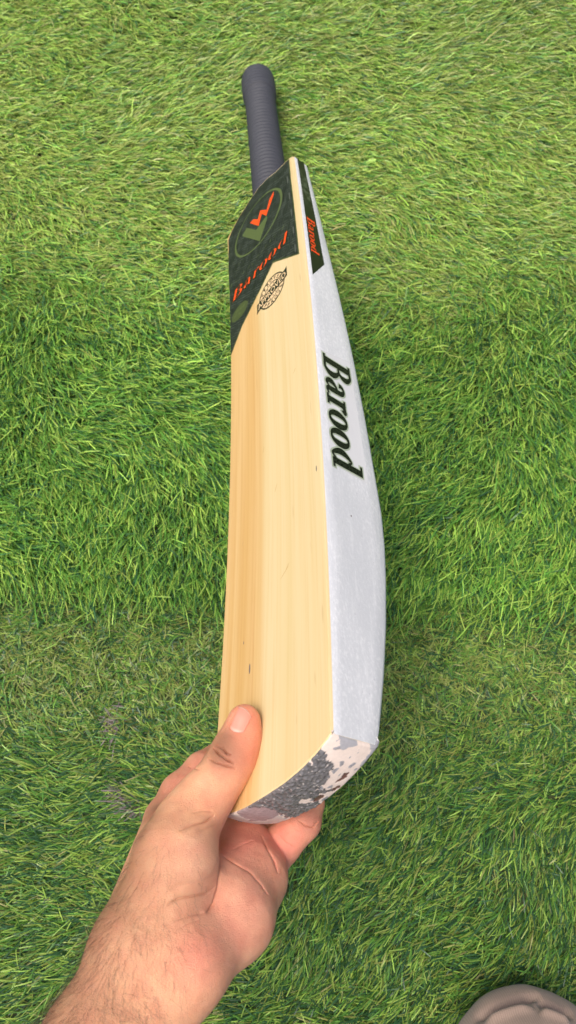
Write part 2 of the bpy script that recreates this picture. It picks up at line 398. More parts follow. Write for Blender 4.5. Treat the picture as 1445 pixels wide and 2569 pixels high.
def textmesh(name, word, place, m, h, parent, size=1.0):
    """plain sans capitals from the built-in font; place(x, y, h) -> bat mm. x centred, y from baseline, cap height 1"""
    cu = bpy.data.curves.new(name, 'FONT'); cu.body = word; cu.align_x = 'CENTER'; cu.size = 1.37; cu.resolution_u = 3; cu.offset = .03 if m == M_ink else .012
    o = bpy.data.objects.new(name, cu); COL.objects.link(o)
    dg = bpy.context.evaluated_depsgraph_get(); me = bpy.data.meshes.new_from_object(o.evaluated_get(dg)); bpy.data.objects.remove(o)
    me.materials.clear()
    for v in me.vertices: v.co = Vector(place(v.co.x, v.co.y, h)) * .001
    return me

def mat_weave(name, a, b):
    """printed basket-weave of fine stripes"""
    k = NT(name); p = k.mapping(k.obj(), (1000, 1000, 1000)); sx = k.n('ShaderNodeSeparateXYZ'); k.link(p, sx.inputs[0])
    X, Y = sx.outputs[0], sx.outputs[1]
    u = k.math('ADD', X, k.math('MULTIPLY', Y, .35)); v = k.math('SUBTRACT', Y, k.math('MULTIPLY', X, .35))
    ck = k.math('MODULO', k.math('ADD', k.math('FLOOR', k.math('DIVIDE', k.math('ADD', u, 400), 11)), k.math('FLOOR', k.math('DIVIDE', k.math('ADD', v, 400), 9))), 2)
    s1 = k.math('FRACT', k.math('DIVIDE', k.math('ADD', X, 300), 2.1)); s2 = k.math('FRACT', k.math('DIVIDE', k.math('ADD', k.math('ADD', Y, k.math('MULTIPLY', X, .5)), 300), 3.0))
    s = k.math('ADD', k.math('MULTIPLY', s1, ck), k.math('MULTIPLY', s2, k.math('SUBTRACT', 1, ck)))
    f = k.ramp(s, [(.0, 0), (.3, .1), (.5, 1), (.75, .9), (.95, 0)])
    n = k.noise(k.obj(), 120, 3)
    c = k.mix(k.math('MULTIPLY', f, k.ramp(n, [(.3, .35), (.7, 1)])), a, b)
    c = k.mix(k.math('MULTIPLY', ck, .45), c, (.006, .010, .007))
    return k.set(Base_Color=c, Roughness=.5, Normal=k.bump(f, .35, .0003), Specular_IOR_Level=.3)
M_weave = mat_weave('black_woven_print', (.004, .007, .004), (.075, .095, .080))
M_olive = mat_flat('olive_print', (.082, .115, .040), .4)
M_olive2 = mat_flat('dull_olive_print', (.055, .075, .026), .4)
M_orange = mat_flat('orange_print', (.86, .075, .012), .35)
M_black = mat_flat('black_print', (.008, .012, .006), .28)
M_letter_rim = mat_flat('letter_rim', (.36, .42, .31), .35)
M_ink = mat_flat('ink', (.016, .020, .014), .4)
M_dash = mat_flat('grey_dash', (.075, .085, .075), .4)
M_dent = mat_flat('pressed_grain', (.50, .33, .135), .4)
M_scuff = mat_flat('scuff_mark', (.16, .13, .11), .5)
M_bare = mat_flat('stamp_ground', (.72, .53, .30), .45)

FS = [(47.6, 561.2), (46.6, 530), (46.2, 470), (46.0, 423.3), (12.6, 448.2), (-3.2, 435.0), (-34.2, 411.6), (-52.1, 389.0), (-52.1, 511), (-50.2, 552), (-44, 559.0), (-31, 566.2), (-18, 569.6), (-10, 572), (3, 573.6), (16, 571.2), (28, 565.7), (40, 563.3)]
FS2 = [(46.2, 560.8), (45.2, 530), (44.8, 470), (44.6, 425.6), (13.0, 450.4), (-4.0, 436.6), (-35.2, 413.0), (-51.7, 392.0), (-51.7, 511), (-49.6, 551.6), (-43.4, 558.6), (-31, 565.9), (-18, 569.4), (-10, 571.8), (3, 573.4), (16, 571.0), (28, 565.5), (39.6, 563.1)]
sticker = sheet('face_sticker', FS, M_olive2, .12, on_face, bat)
sheet('woven_print', FS2, M_weave, .20, on_face, sticker)
def ell(cx, cy, a, b, n=64, rot=0, p=2.0):
    return [(cx + a * math.cos(t) * math.cos(rot) - b * math.sin(t) * math.sin(rot), cy + a * math.cos(t) * math.sin(rot) + b * math.sin(t) * math.cos(rot)) for t in np.linspace(0, 2 * math.pi, n, endpoint=False)]
sheet('oval_ring', ell(-3.6, 524.3, 37, 31), M_olive, .30, on_face, sticker, holes=ell(-3.9, 524.6, 34.2, 29.7))
sheet('emblem_stroke', [(22.3, 541.8), (22.0, 537.4), (11.6, 524.2), (8.9, 520.5), (2.9, 531.0), (-3.0, 519.2), (-14.8, 537.6), (-9.6, 537.2), (-3.1, 529.5), (1.5, 538.0), (10.5, 527.9), (15.3, 537.4)], M_orange, .32, on_face, sticker)
sheet('emblem_stroke', [(-28.3, 532.8), (-20.3, 536.6), (-7.1, 517.9), (9.8, 520.4), (10.1, 515.5), (-2.9, 496.2)], M_olive, .31, on_face, sticker)
sheet('oval_badge', ell(-37.2, 433.2, 12.4, 8.6), M_olive2, .30, on_face, sticker)
bd = []
rr = random.Random(5)
for q in range(9):
    cx_, cy_ = -37.2 + rr.uniform(-7, 7), 433.2 + rr.uniform(-4.5, 4.5)
    bd.append(((cx_, cy_), rr.uniform(.8, 2.0)))
for (c_, r_) in bd: sheet('badge_mark', ell(c_[0], c_[1], r_ * 1.3, r_ * .6, 12, rr.uniform(0, 3)), M_olive, .36, on_face, sticker)
# faint olive marks in a row above the word, too worn to read
for q in range(13):
    bx = -49 + q * 6.5 + rr.uniform(-1, 1); by = 477.5 + rr.uniform(-1.5, 1.5); a_ = rr.uniform(.6, 1.3); ln = rr.uniform(2.0, 4.5)
    sheet('faint_mark', [(bx, by), (bx + .9, by), (bx + .9 + ln * math.cos(a_), by + ln * math.sin(a_)), (bx + ln * math.cos(a_), by + ln * math.sin(a_))], M_olive2 if q % 3 else M_olive, .30, on_face, sticker)
for q in range(5):   # dashes down the right border
    y0 = 540 - q * 25
    sheet('border_dash', [(41.4, y0), (43.0, y0), (42.7, y0 - 9.5), (41.2, y0 - 9.5)], M_dash, .31, on_face, sticker)
fsc = 82.5 / 4.19; fch = 12.4
lettering('face_lettering', 'Barood', lambda x, y, h: on_face(-48.6 + x * fsc + y * fch * .34, 455.6 + y * fch, h), M_black, .34, sticker, grow=.03)
lettering('face_lettering', 'Barood', lambda x, y, h: on_face(-48.6 + x * fsc + y * fch * .34, 455.6 + y * fch, h), M_orange, .46, sticker, grow=-.024)

# approval stamp
SC = (8.4, 415.2); SR = math.radians(10.5)
def stp(x, y, h): return on_face(SC[0] + x * math.cos(SR) - y * math.sin(SR), SC[1] + x * math.sin(SR) + y * math.cos(SR), h)
def st2(p): return [stp(x, y, 0)[:2] for x, y in p]
stamp = sheet('stamp', st2(ell(0, 0, 17.0, 16.6)), M_bare, .10, on_face, bat)
sheet('stamp_ring', st2(ell(0, 0, 17.6, 17.2)), M_ink, .18, on_face, stamp, holes=st2(ell(0, 0, 16.2, 15.8)))
sheet('stamp_ring', st2(ell(0, 0, 11.0, 10.4)), M_ink, .18, on_face, stamp, holes=st2(ell(0, 0, 10.0, 9.4)))
sheet('stamp_band', st2([(-22, -4.4), (-19.8, 5.0), (19.8, 5.0), (22.6, 6.6), (22, 4.4), (20.2, -5.0), (-19.8, -5.0), (-22.6, -6.6)]), M_ink, .24, on_face, stamp)
lt = textmesh('stamp_text', 'APPROVED', lambda x, y, h: stp(x * 5.75, -3.6 + y * 7.2, h), M_bare, .34, stamp); add('stamp_text', lt, M_bare, stamp)
for top in (True, False):
    for q, ch in enumerate('APPROVED'):
        a = math.radians((74 - q * 21.1) if top else (-74 + q * 21.1)); a = math.pi / 2 + a if top else -math.pi / 2 + a
        ux, uy = (math.sin(a), -math.cos(a)) if top else (-math.sin(a), math.cos(a)); vx, vy = (math.cos(a), math.sin(a)) if top else (-math.cos(a), -math.sin(a))
        r0 = 11.7 if top else 15.6
        me_ = textmesh('stamp_text', ch, lambda x, y, h: stp(r0 * math.cos(a) + 3.9 * (x * ux + y * vx), r0 * math.sin(a) + 3.9 * (x * uy + y * vy), h), M_ink, .22, stamp)
        add('stamp_text', me_, M_ink, stamp)
for q in range(3):
    for sg in (-1, 1): sheet('stamp_star', st2(ell(-4.2 + 4.2 * q, sg * 7.0, .8, .8, 5)), M_ink, .22, on_face, stamp)

# right edge: long dark strip and the large word
ES = [(559.4, 5.0), (559.8, 12.9), (418.3, 20.4), (393.7, 5.7)]
def mat_strip():
    k = NT('edge_strip_print'); p = k.obj()
    n = k.noise(p, 260, 4, .6); sx = k.n('ShaderNodeSeparateXYZ'); k.link(p, sx.inputs[0])
    msk = k.ramp(sx.outputs[1], [(.488, 0), (.50, 1), (.535, 1), (.548, 0)])
    c = k.mix(k.math('MULTIPLY', msk, k.ramp(n, [(.45, 0), (.62, 1)])), (.010, .015, .006), (.075, .095, .06))
    return k.set(Base_Color=c, Roughness=.3)
strip = sheet('edge_sticker', ES, mat_strip(), .14, on_side, bat)
ssc = 48.5 / 4.19; sch = 8.7
lettering('edge_sticker_lettering', 'Barood', lambda x, y, h: on_side(473.0 - x * ssc - y * sch * .02, 6.6 + y * sch + x * .12, h), M_orange, .30, strip, grow=-.004)
def mat_film():
    k = NT('clear_film'); p = k.obj(); n = k.noise(k.mapping(p, (90, 20, 90)), 1, 3)
    c = k.mix(n, (.61, .615, .625), (.68, .685, .695))
    return k.set(Base_Color=c, Roughness=.24, Specular_IOR_Level=.5)
film = sheet('edge_decal', [(306.6, 6.2), (311.8, 35.3), (195.2, 40.6), (197.8, 9.0)], mat_film(), .10, on_side, bat)
bsc = 108.5 / 4.2; bch = 25.2
def big(x, y, h): return on_side(304.2 - x * bsc - y * bch * .05, 8.3 + y * bch + x * .45, h)
lettering('edge_lettering', 'Barood', big, M_letter_rim, .20, film, grow=.058)
lettering('edge_lettering', 'Barood', big, M_black, .36, film, grow=.012)
for cx_, cy_, ln, an in ((13.5, 131, 5.2, .62), (16.5, 134, 2.5, .8), (-21, 362, 7.5, 1.05), (-9, 250, 3.0, 1.3), (30, 300, 2.6, 1.0), (5, 205, 3.4, 1.2), (-33, 180, 2.2, 1.25)):
    sheet('dent_mark', ell(cx_, cy_, ln, .28, 12, an), M_dent, .06, on_face, bat)
# a few scuffs
for nm, wh, x, y, lx, ly in (('scuff', on_face, -20.5, 79, .7, 3.6), ('scuff', on_face, 47.5, 193, .5, 2.6), ('scuff', on_side, 161, 22.5, .8, .5), ('scuff', on_face, -28, 100, .35, 1.2)):
    sheet(nm, ell(x, y, lx, ly, 10), M_scuff, .10, wh, bat)

# ------------------------------------------------------------------ the person: bare left forearm and hand, and one trousered knee
def cone(P, a, ra, b, rb):
    ab = b - a; t = np.clip(((P - a) @ ab) / (float(ab @ ab) + 1e-12), 0, 1)
    return np.sqrt(((P - a - t[:, None] * ab) ** 2).sum(1)) - (ra + (rb - ra) * t)
def smin(d1, d2, k):
    h = np.clip(.5 + .5 * (d2 - d1) / k, 0, 1)
    return d2 + (d1 - d2) * h - k * h * (1 - h)
def body_dist(P, groups):
    tot = None
    for ki, kj, cs in groups:
        g = None
        for c in cs:
            d = cone(P, np.array(c[0:3]), c[3], np.array(c[4:7]), c[7])
            g = d if g is None else smin(g, d, ki)
        tot = g if tot is None else smin(tot, g, kj)
    return tot
def surface_nets(F, lo, step):
    """quad mesh of the zero level of a grid of distances"""
    I = F < 0; nx, ny, nz = F.shape
    c = np.zeros((nx - 1, ny - 1, nz - 1), np.int8)
    off = [(i, j, k) for i in (0, 1) for j in (0, 1) for k in (0, 1)]
    for i, j, k in off: c += I[i:nx - 1 + i, j:ny - 1 + j, k:nz - 1 + k]
    act = (c > 0) & (c < 8); idx = -np.ones(act.shape, np.int64); cell = np.argwhere(act); idx[act] = np.arange(len(cell))
    acc = np.zeros((len(cell), 3)); cnt = np.zeros(len(cell))
    for a in range(8):
        for b in range(a + 1, 8):
            if np.abs(np.array(off[a]) - np.array(off[b])).sum() != 1: continue
            fa, fb = F[tuple((cell + off[a]).T)], F[tuple((cell + off[b]).T)]
            m = (fa < 0) != (fb < 0); t = np.where(m, fa / (fa - fb + 1e-20), 0)[:, None]
            acc += np.where(m[:, None], np.array(off[a]) * (1 - t) + np.array(off[b]) * t, 0); cnt += m
    V = (cell + acc / cnt[:, None]) * step + lo; Q = []
    for ax in range(3):
        s1 = [slice(None)] * 3; s2 = [slice(None)] * 3; s1[ax] = slice(0, -1); s2[ax] = slice(1, None)
        A, B = I[tuple(s1)], I[tuple(s2)]; e = np.argwhere(A != B); u, v = (ax + 1) % 3, (ax + 2) % 3
        e = e[(e[:, u] > 0) & (e[:, v] > 0) & (e[:, u] < F.shape[u] - 1) & (e[:, v] < F.shape[v] - 1)]
        ins = A[tuple(e.T)]; du = np.eye(3, dtype=int)[u]; dv = np.eye(3, dtype=int)[v]
        q = np.stack([idx[tuple((e - du - dv).T)], idx[tuple((e - dv).T)], idx[tuple(e.T)], idx[tuple((e - du).T)]], 1)
        q[~ins] = q[~ins][:, ::-1]; Q.append(q)
    return V, np.concatenate(Q)
def subdivide(V, Q):
    """one linear quad subdivision"""
    E = np.sort(np.concatenate([Q[:, [0, 1]], Q[:, [1, 2]], Q[:, [2, 3]], Q[:, [3, 0]]]), 1)
    U, inv = np.unique(E, axis=0, return_inverse=True); inv = inv.reshape(4, -1).T
    n, m = len(V), len(U)
    W = np.concatenate([V, V[U].mean(1), V[Q].mean(1)]); e = n + inv; f = n + m + np.arange(len(Q))
    return W, np.concatenate([np.stack([Q[:, i], e[:, i], f, e[:, i - 1]], 1) for i in range(4)])
def grad(P, groups, h=.0004):
    g = np.stack([body_dist(P + d * h, groups) - body_dist(P - d * h, groups) for d in np.eye(3)], 1)
    return g / (np.linalg.norm(g, axis=1)[:, None] + 1e-12)
def grow_body(groups, step, levels):
    pts = np.array([c[o:o + 3] for g in groups for c in g[2] for o in (0, 4)]); rad = np.array([c[o + 3] for g in groups for c in g[2] for o in (0, 4)])
    lo = (pts - rad[:, None]).min(0) - .022; hi = (pts + rad[:, None]).max(0) + .022
    n = np.ceil((hi - lo) / step).astype(int)
    G = np.stack(np.meshgrid(*[np.arange(k) * step + l for k, l in zip(n, lo)], indexing='ij'), -1).reshape(-1, 3)
    V, Q = surface_nets(body_dist(G, groups).reshape(n), lo, step)
    for lv in range(levels + 1):
        if lv: V, Q = subdivide(V, Q)
        for _ in range(3 if lv < 2 else 1):
            V = V - grad(V, groups) * body_dist(V, groups)[:, None]
    return V, Q, grad(V, groups)
def poly_dist(P, L):
    """distance to a 3-D polyline, and position along it 0..1"""
    best = np.full(len(P), 1e9); pos = np.zeros(len(P)); m = len(L) - 1
    for i in range(m):
        a, b = L[i], L[i + 1]; ab = b - a; t = np.clip(((P - a) @ ab) / (ab @ ab + 1e-12), 0, 1)
        d = np.linalg.norm(P - a - t[:, None] * ab, axis=1); c = d < best
        best[c] = d[c]; pos[c] = (i + t[c]) / m
    return best, pos
def crease(V, N, lines):
    D = np.zeros(len(V)); lo_, hi_ = None, None
    for dep, wid, L in lines:
        L = np.array(L); m = (np.abs(V - L.mean(0)).max(1) < np.abs(L - L.mean(0)).max() + .012)
        idx = np.where(m)[0]
        if not len(idx): continue
        d, t = poly_dist(V[idx], L)
        fade = np.clip(np.minimum(t, 1 - t) * 5, 0, 1) ** .7 if len(L) > 2 else 1
        prof = np.exp(-(d / (.5 * wid)) ** 2) * .8 + .35 * np.exp(-(d / (1.6 * wid)) ** 2)
        D[idx] += 1.35 * dep * fade * prof
    return V - N * D[:, None], D
HAND = [(0.014, 0.01, [[-0.07323, -0.08038, 0.31092, 0.021, -0.07321, -0.02846, 0.22684, 0.014], [-0.06548, -0.08315, 0.31002, 0.02, -0.05242, -0.03453, 0.22698, 0.014], [-0.05674, -0.08592, 0.30912, 0.02, -0.03259, -0.04004, 0.2336, 0.0135], [-0.04995, -0.08961, 0.30792, 0.02, -0.02978, -0.07268, 0.28187, 0.02], [-0.02978, -0.07268, 0.28187, 0.02, -0.0184, -0.0574, 0.2574, 0.015], [-0.0184, -0.0574, 0.2574, 0.015, -0.01546, -0.05241, 0.2464, 0.012], [-0.03683, -0.06229, 0.2884, 0.012, -0.0272, -0.04764, 0.26267, 0.011], [-0.04101, -0.03702, 0.23878, 0.0135, -0.02808, -0.04114, 0.24165, 0.0125], [-0.02808, -0.04114, 0.24165, 0.0125, -0.02063, -0.05414, 0.24794, 0.0125], [-0.07324, -0.08199, 0.3125, 0.0182, -0.09045, -0.11601, 0.32878, 0.0186], [-0.09045, -0.11601, 0.32878, 0.0186, -0.10601, -0.14997, 0.34929, 0.023], [-0.10601, -0.14997, 0.34929, 0.023, -0.10988, -0.15858, 0.3549, 0.024], [-0.05143, -0.09061, 0.30969, 0.018, -0.07281, -0.12337, 0.32639, 0.0184], [-0.07281, -0.12337, 0.32639, 0.0184, -0.08951, -0.15781, 0.34674, 0.023], [-0.08951, -0.15781, 0.34674, 0.023, -0.09378, -0.16624, 0.35242, 0.024]]), (0.01, 0.009, [[-0.05353, -0.02634, 0.29062, 0.015, -0.05763, -0.04184, 0.30241, 0.02], [-0.05763, -0.04184, 0.30241, 0.02, -0.06219, -0.05785, 0.30772, 0.02], [-0.02447, 0.02749, 0.28393, 0.0084, -0.02598, 0.01831, 0.282, 0.0091], [-0.02598, 0.01831, 0.282, 0.0091, -0.03039, 0.00785, 0.2828, 0.0112], [-0.03039, 0.00785, 0.2828, 0.0112, -0.03712, -0.00389, 0.2832, 0.0108], [-0.03712, -0.00389, 0.2832, 0.0108, -0.04601, -0.01517, 0.28479, 0.0128], [-0.04601, -0.01517, 0.28479, 0.0128, -0.05353, -0.02634, 0.29062, 0.015]]), (0.004, 0.003, [[-0.07321, -0.02846, 0.22684, 0.014, -0.06735, -0.01318, 0.21709, 0.012], [-0.06735, -0.01318, 0.21709, 0.012, -0.05542, 0.00106, 0.20699, 0.0104], [-0.05542, 0.00106, 0.20699, 0.0104, -0.04026, 0.01281, 0.18663, 0.01], [-0.04026, 0.01281, 0.18663, 0.01, -0.01713, 0.02198, 0.17594, 0.0092], [-0.01713, 0.02198, 0.17594, 0.0092, -0.00068, 0.02303, 0.18259, 0.008]]), (0.004, 0.005, [[-0.05242, -0.03453, 0.22698, 0.014, -0.03392, -0.01355, 0.20225, 0.0115], [-0.03392, -0.01355, 0.20225, 0.0115, -0.01158, 0.00631, 0.174, 0.01], [-0.01158, 0.00631, 0.174, 0.01, 0.01271, 0.01128, 0.18613, 0.009], [0.01271, 0.01128, 0.18613, 0.009, 0.02511, 0.01086, 0.20703, 0.008]]), (0.004, 0.004, [[-0.03259, -0.04004, 0.2336, 0.0135, -0.01415, -0.02823, 0.21851, 0.011], [-0.01415, -0.02823, 0.21851, 0.011, 0.0045, -0.01238, 0.20053, 0.01], [0.0045, -0.01238, 0.20053, 0.01, 0.01721, -0.00259, 0.20791, 0.009], [0.01721, -0.00259, 0.20791, 0.009, 0.02312, 0.00222, 0.21999, 0.008]]), (0.004, 0.0014, [[-0.01263, -0.052, 0.23182, 0.0122, -0.00341, -0.04082, 0.23755, 0.011], [-0.00341, -0.04082, 0.23755, 0.011, 0.00434, -0.03271, 0.24124, 0.01], [0.00434, -0.03271, 0.24124, 0.01, 0.00975, -0.02898, 0.2414, 0.009], [0.00975, -0.02898, 0.2414, 0.009, 0.01398, -0.01856, 0.23637, 0.0082]])]
CREASES = [(0.0013000000000000002, 0.0008, [[-0.04108, 0.01216, 0.29088], [-0.03946, 0.01051, 0.29333], [-0.03794, 0.00891, 0.29486], [-0.03572, 0.00746, 0.29606], [-0.03357, 0.00603, 0.29666], [-0.03101, 0.00476, 0.29674], [-0.0285, 0.00349, 0.29624]]), (0.0008, 0.0007, [[-0.03597, 0.01263, 0.29463], [-0.03482, 0.01118, 0.29558], [-0.03369, 0.00973, 0.29621], [-0.03216, 0.00887, 0.29657], [-0.03064, 0.00802, 0.29671]]), (0.0009000000000000001, 0.0008, [[-0.04351, 0.00638, 0.29194], [-0.04117, 0.00536, 0.2943], [-0.03894, 0.00435, 0.29569], [-0.03617, 0.00349, 0.29659], [-0.03347, 0.00264, 0.29687], [-0.03052, 0.00194, 0.29655], [-0.02761, 0.00124, 0.29559]]), (0.0008, 0.0007, [[-0.03952, 0.01329, 0.29184], [-0.03752, 0.01237, 0.2939], [-0.0356, 0.01147, 0.2952], [-0.03399, 0.00974, 0.29613], [-0.03243, 0.00802, 0.29661]]), (0.0007, 0.0009000000000000001, [[-0.054, -0.02827, 0.31985], [-0.05105, -0.02702, 0.31756], [-0.04814, -0.02579, 0.31448], [-0.04516, -0.02519, 0.31134], [-0.0422, -0.02463, 0.30745], [-0.04026, -0.02337, 0.30371], [-0.03823, -0.02206, 0.3006]]), (0.00035, 0.0009000000000000001, [[-0.05, -0.02055, 0.30971], [-0.0469, -0.02, 0.30735], [-0.04377, -0.01945, 0.30474], [-0.04135, -0.01979, 0.30304], [-0.03894, -0.02015, 0.30101]]), (0.0003, 0.0009000000000000001, [[-0.04567, -0.0288, 0.31577], [-0.04327, -0.02812, 0.31243], [-0.04089, -0.02747, 0.30837], [-0.03901, -0.02705, 0.30441], [-0.03713, -0.02666, 0.29987]]), (0.0004, 0.0007, [[-0.06286, 0.00264, 0.21895], [-0.06066, 0.00211, 0.21978], [-0.05105, 0.00138, 0.2872], [-0.04909, 0.00103, 0.29122], [-0.04739, 0.00068, 0.29314]]), (0.0007, 0.0011, [[-0.05765, -0.06069, 0.32804], [-0.0549, -0.05932, 0.32687], [-0.05216, -0.05798, 0.32539], [-0.04919, -0.05771, 0.3234], [-0.04625, -0.05752, 0.32073], [-0.04335, -0.05744, 0.31724], [-0.04048, -0.05746, 0.31289], [-0.03821, -0.05629, 0.30948], [-0.03587, -0.05507, 0.30632]]), (0.0004, 0.0011, [[-0.05409, -0.0672, 0.32854], [-0.05032, -0.06634, 0.32626], [-0.0466, -0.06558, 0.32315], [-0.04369, -0.06541, 0.3202], [-0.0408, -0.06531, 0.31669]]), (0.0003, 0.0012, [[-0.05762, -0.05456, 0.32708], [-0.05416, -0.05303, 0.32591], [-0.05071, -0.05153, 0.32438], [-0.04595, -0.05104, 0.32132], [-0.0413, -0.05077, 0.31642], [-0.03883, -0.0499, 0.31262], [-0.03645, -0.04921, 0.30704]]), (0.0003, 0.0012, [[-0.05286, -0.07067, 0.32978], [-0.04958, -0.06942, 0.32752], [-0.04632, -0.06824, 0.32467], [-0.04425, -0.06794, 0.32272], [-0.04219, -0.06767, 0.32046]]), (0.0009000000000000001, 0.0013000000000000002, [[-0.03575, -0.04235, 0.28409], [-0.03497, -0.04472, 0.29366], [-0.03447, -0.04732, 0.29963], [-0.03476, -0.05183, 0.30371], [-0.03517, -0.05641, 0.30616], [-0.03611, -0.05965, 0.30824], [-0.03702, -0.06282, 0.31045], [-0.0385, -0.06438, 0.31297], [-0.0399, -0.06584, 0.31605]]), (0.0009000000000000001, 0.0009000000000000001, [[-0.03555, -0.04237, 0.28394], [-0.03169, -0.04422, 0.28683], [-0.02795, -0.04613, 0.28886], [-0.02382, -0.04818, 0.28934], [-0.01977, -0.05036, 0.28855], [-0.01666, -0.05352, 0.2893], [-0.01361, -0.05676, 0.28914], [-0.01182, -0.05916, 0.28906], [-0.01006, -0.06163, 0.28837]]), (0.001, 0.0009000000000000001, [[-0.01483, -0.03472, 0.25684], [-0.01302, -0.0379, 0.26172], [-0.01125, -0.041, 0.26649], [-0.00933, -0.04383, 0.26803], [-0.00744, -0.04671, 0.26868], [-0.00629, -0.04998, 0.27002], [-0.00516, -0.0533, 0.27069]]), (0.00035, 0.0009000000000000001, [[-0.03075, -0.04087, 0.27924], [-0.02785, -0.03945, 0.27606], [-0.0249, -0.03802, 0.27272], [-0.02185, -0.03724, 0.27016], [-0.01881, -0.03652, 0.26669]]), (0.0004, 0.0007, [[-0.00615, -0.03391, 0.24795], [-0.00363, -0.03648, 0.24978], [-0.00115, -0.03913, 0.25019], [0.00174, -0.04069, 0.24979], [0.00464, -0.04235, 0.24817]]), (0.0008, 0.0008, [[0.00549, -0.02675, 0.25108], [0.00796, -0.02846, 0.25174], [0.01043, -0.0302, 0.25161], [0.01251, -0.03062, 0.25104], [0.01461, -0.03108, 0.24997], [0.01611, -0.02938, 0.24912], [0.01765, -0.02773, 0.24741]])]
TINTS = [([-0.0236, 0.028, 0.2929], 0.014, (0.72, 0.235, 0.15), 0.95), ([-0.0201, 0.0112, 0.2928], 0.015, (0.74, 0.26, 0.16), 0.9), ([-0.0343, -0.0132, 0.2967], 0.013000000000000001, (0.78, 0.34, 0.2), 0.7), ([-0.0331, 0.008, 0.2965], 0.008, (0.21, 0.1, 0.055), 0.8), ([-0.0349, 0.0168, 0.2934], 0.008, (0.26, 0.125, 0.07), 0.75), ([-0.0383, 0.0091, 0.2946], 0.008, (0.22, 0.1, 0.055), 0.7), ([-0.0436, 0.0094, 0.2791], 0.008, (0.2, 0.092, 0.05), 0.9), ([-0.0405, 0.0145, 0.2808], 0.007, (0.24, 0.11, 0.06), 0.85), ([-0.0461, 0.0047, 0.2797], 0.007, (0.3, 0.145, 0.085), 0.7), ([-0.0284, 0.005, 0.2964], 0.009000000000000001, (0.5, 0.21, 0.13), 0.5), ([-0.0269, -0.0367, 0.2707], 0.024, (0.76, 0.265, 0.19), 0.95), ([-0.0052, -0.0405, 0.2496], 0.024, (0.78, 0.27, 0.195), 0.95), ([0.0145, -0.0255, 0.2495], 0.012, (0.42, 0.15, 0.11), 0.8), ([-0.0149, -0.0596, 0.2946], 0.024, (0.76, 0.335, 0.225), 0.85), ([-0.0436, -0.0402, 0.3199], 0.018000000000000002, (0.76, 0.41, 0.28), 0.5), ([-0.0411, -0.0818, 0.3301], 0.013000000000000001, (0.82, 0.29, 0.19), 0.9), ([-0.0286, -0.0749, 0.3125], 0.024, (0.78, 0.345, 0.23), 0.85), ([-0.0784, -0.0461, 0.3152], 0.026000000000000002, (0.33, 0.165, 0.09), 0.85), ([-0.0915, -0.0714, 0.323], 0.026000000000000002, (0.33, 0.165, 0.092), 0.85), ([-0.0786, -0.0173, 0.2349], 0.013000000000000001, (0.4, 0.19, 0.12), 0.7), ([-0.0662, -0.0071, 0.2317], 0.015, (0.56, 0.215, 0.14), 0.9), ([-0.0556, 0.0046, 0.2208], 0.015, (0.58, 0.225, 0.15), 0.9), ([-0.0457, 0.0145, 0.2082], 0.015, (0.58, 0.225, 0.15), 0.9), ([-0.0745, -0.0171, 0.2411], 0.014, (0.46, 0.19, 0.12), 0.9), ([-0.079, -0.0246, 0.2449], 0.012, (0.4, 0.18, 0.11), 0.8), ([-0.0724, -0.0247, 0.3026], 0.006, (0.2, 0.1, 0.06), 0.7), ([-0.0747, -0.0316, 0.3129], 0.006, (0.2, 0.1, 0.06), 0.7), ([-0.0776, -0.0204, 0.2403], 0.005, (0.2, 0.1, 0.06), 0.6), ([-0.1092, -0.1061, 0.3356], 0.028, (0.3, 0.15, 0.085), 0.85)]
NAIL = [[[-0.03206, 0.02234, 0.29207], [-0.03096, 0.02132, 0.293], [-0.02975, 0.02056, 0.29366], [-0.02844, 0.02007, 0.29406], [-0.02702, 0.01983, 0.29422], [-0.02548, 0.01986, 0.29418], [-0.02383, 0.02015, 0.29389]], [[-0.03124, 0.02426, 0.29179], [-0.03007, 0.02333, 0.29271], [-0.02884, 0.02259, 0.29333], [-0.02754, 0.02203, 0.29372], [-0.02617, 0.02165, 0.29389], [-0.02473, 0.02145, 0.29385], [-0.02321, 0.02142, 0.29358]], [[-0.03042, 0.02618, 0.29161], [-0.02918, 0.02536, 0.29248], [-0.02792, 0.02463, 0.29307], [-0.02663, 0.02401, 0.29342], [-0.02532, 0.02348, 0.29357], [-0.02397, 0.02304, 0.29352], [-0.0226, 0.0227, 0.29326]], [[-0.02958, 0.0281, 0.29159], [-0.02827, 0.02738, 0.29242], [-0.02698, 0.02667, 0.29294], [-0.02572, 0.02598, 0.29321], [-0.02446, 0.02531, 0.29329], [-0.02321, 0.02464, 0.29321], [-0.02198, 0.02399, 0.29295]], [[-0.02876, 0.03005, 0.29127], [-0.02738, 0.02942, 0.29213], [-0.02606, 0.02873, 0.29267], [-0.0248, 0.02797, 0.29296], [-0.0236, 0.02714, 0.29304], [-0.02245, 0.02625, 0.29294], [-0.02135, 0.02527, 0.29264]], [[-0.02797, 0.03204, 0.2904], [-0.02651, 0.0315, 0.29133], [-0.02515, 0.03082, 0.29193], [-0.0239, 0.02999, 0.2923], [-0.02275, 0.02901, 0.29248], [-0.02169, 0.02787, 0.29248], [-0.02073, 0.02657, 0.2923]], [[-0.02724, 0.03412, 0.2885], [-0.02568, 0.03366, 0.28966], [-0.02428, 0.03298, 0.29045], [-0.02303, 0.03207, 0.29103], [-0.02192, 0.03091, 0.29144], [-0.02094, 0.02951, 0.29169], [-0.02011, 0.02788, 0.29177]]]
LEG = [(0.03, 0.03, [[0.18008, -0.21744, 0.05609, 0.054, 0.16286, -0.27925, 0.20214, 0.08], [0.18008, -0.21744, 0.05609, 0.054, 0.268, -0.32432, -0.03331, 0.048]])]
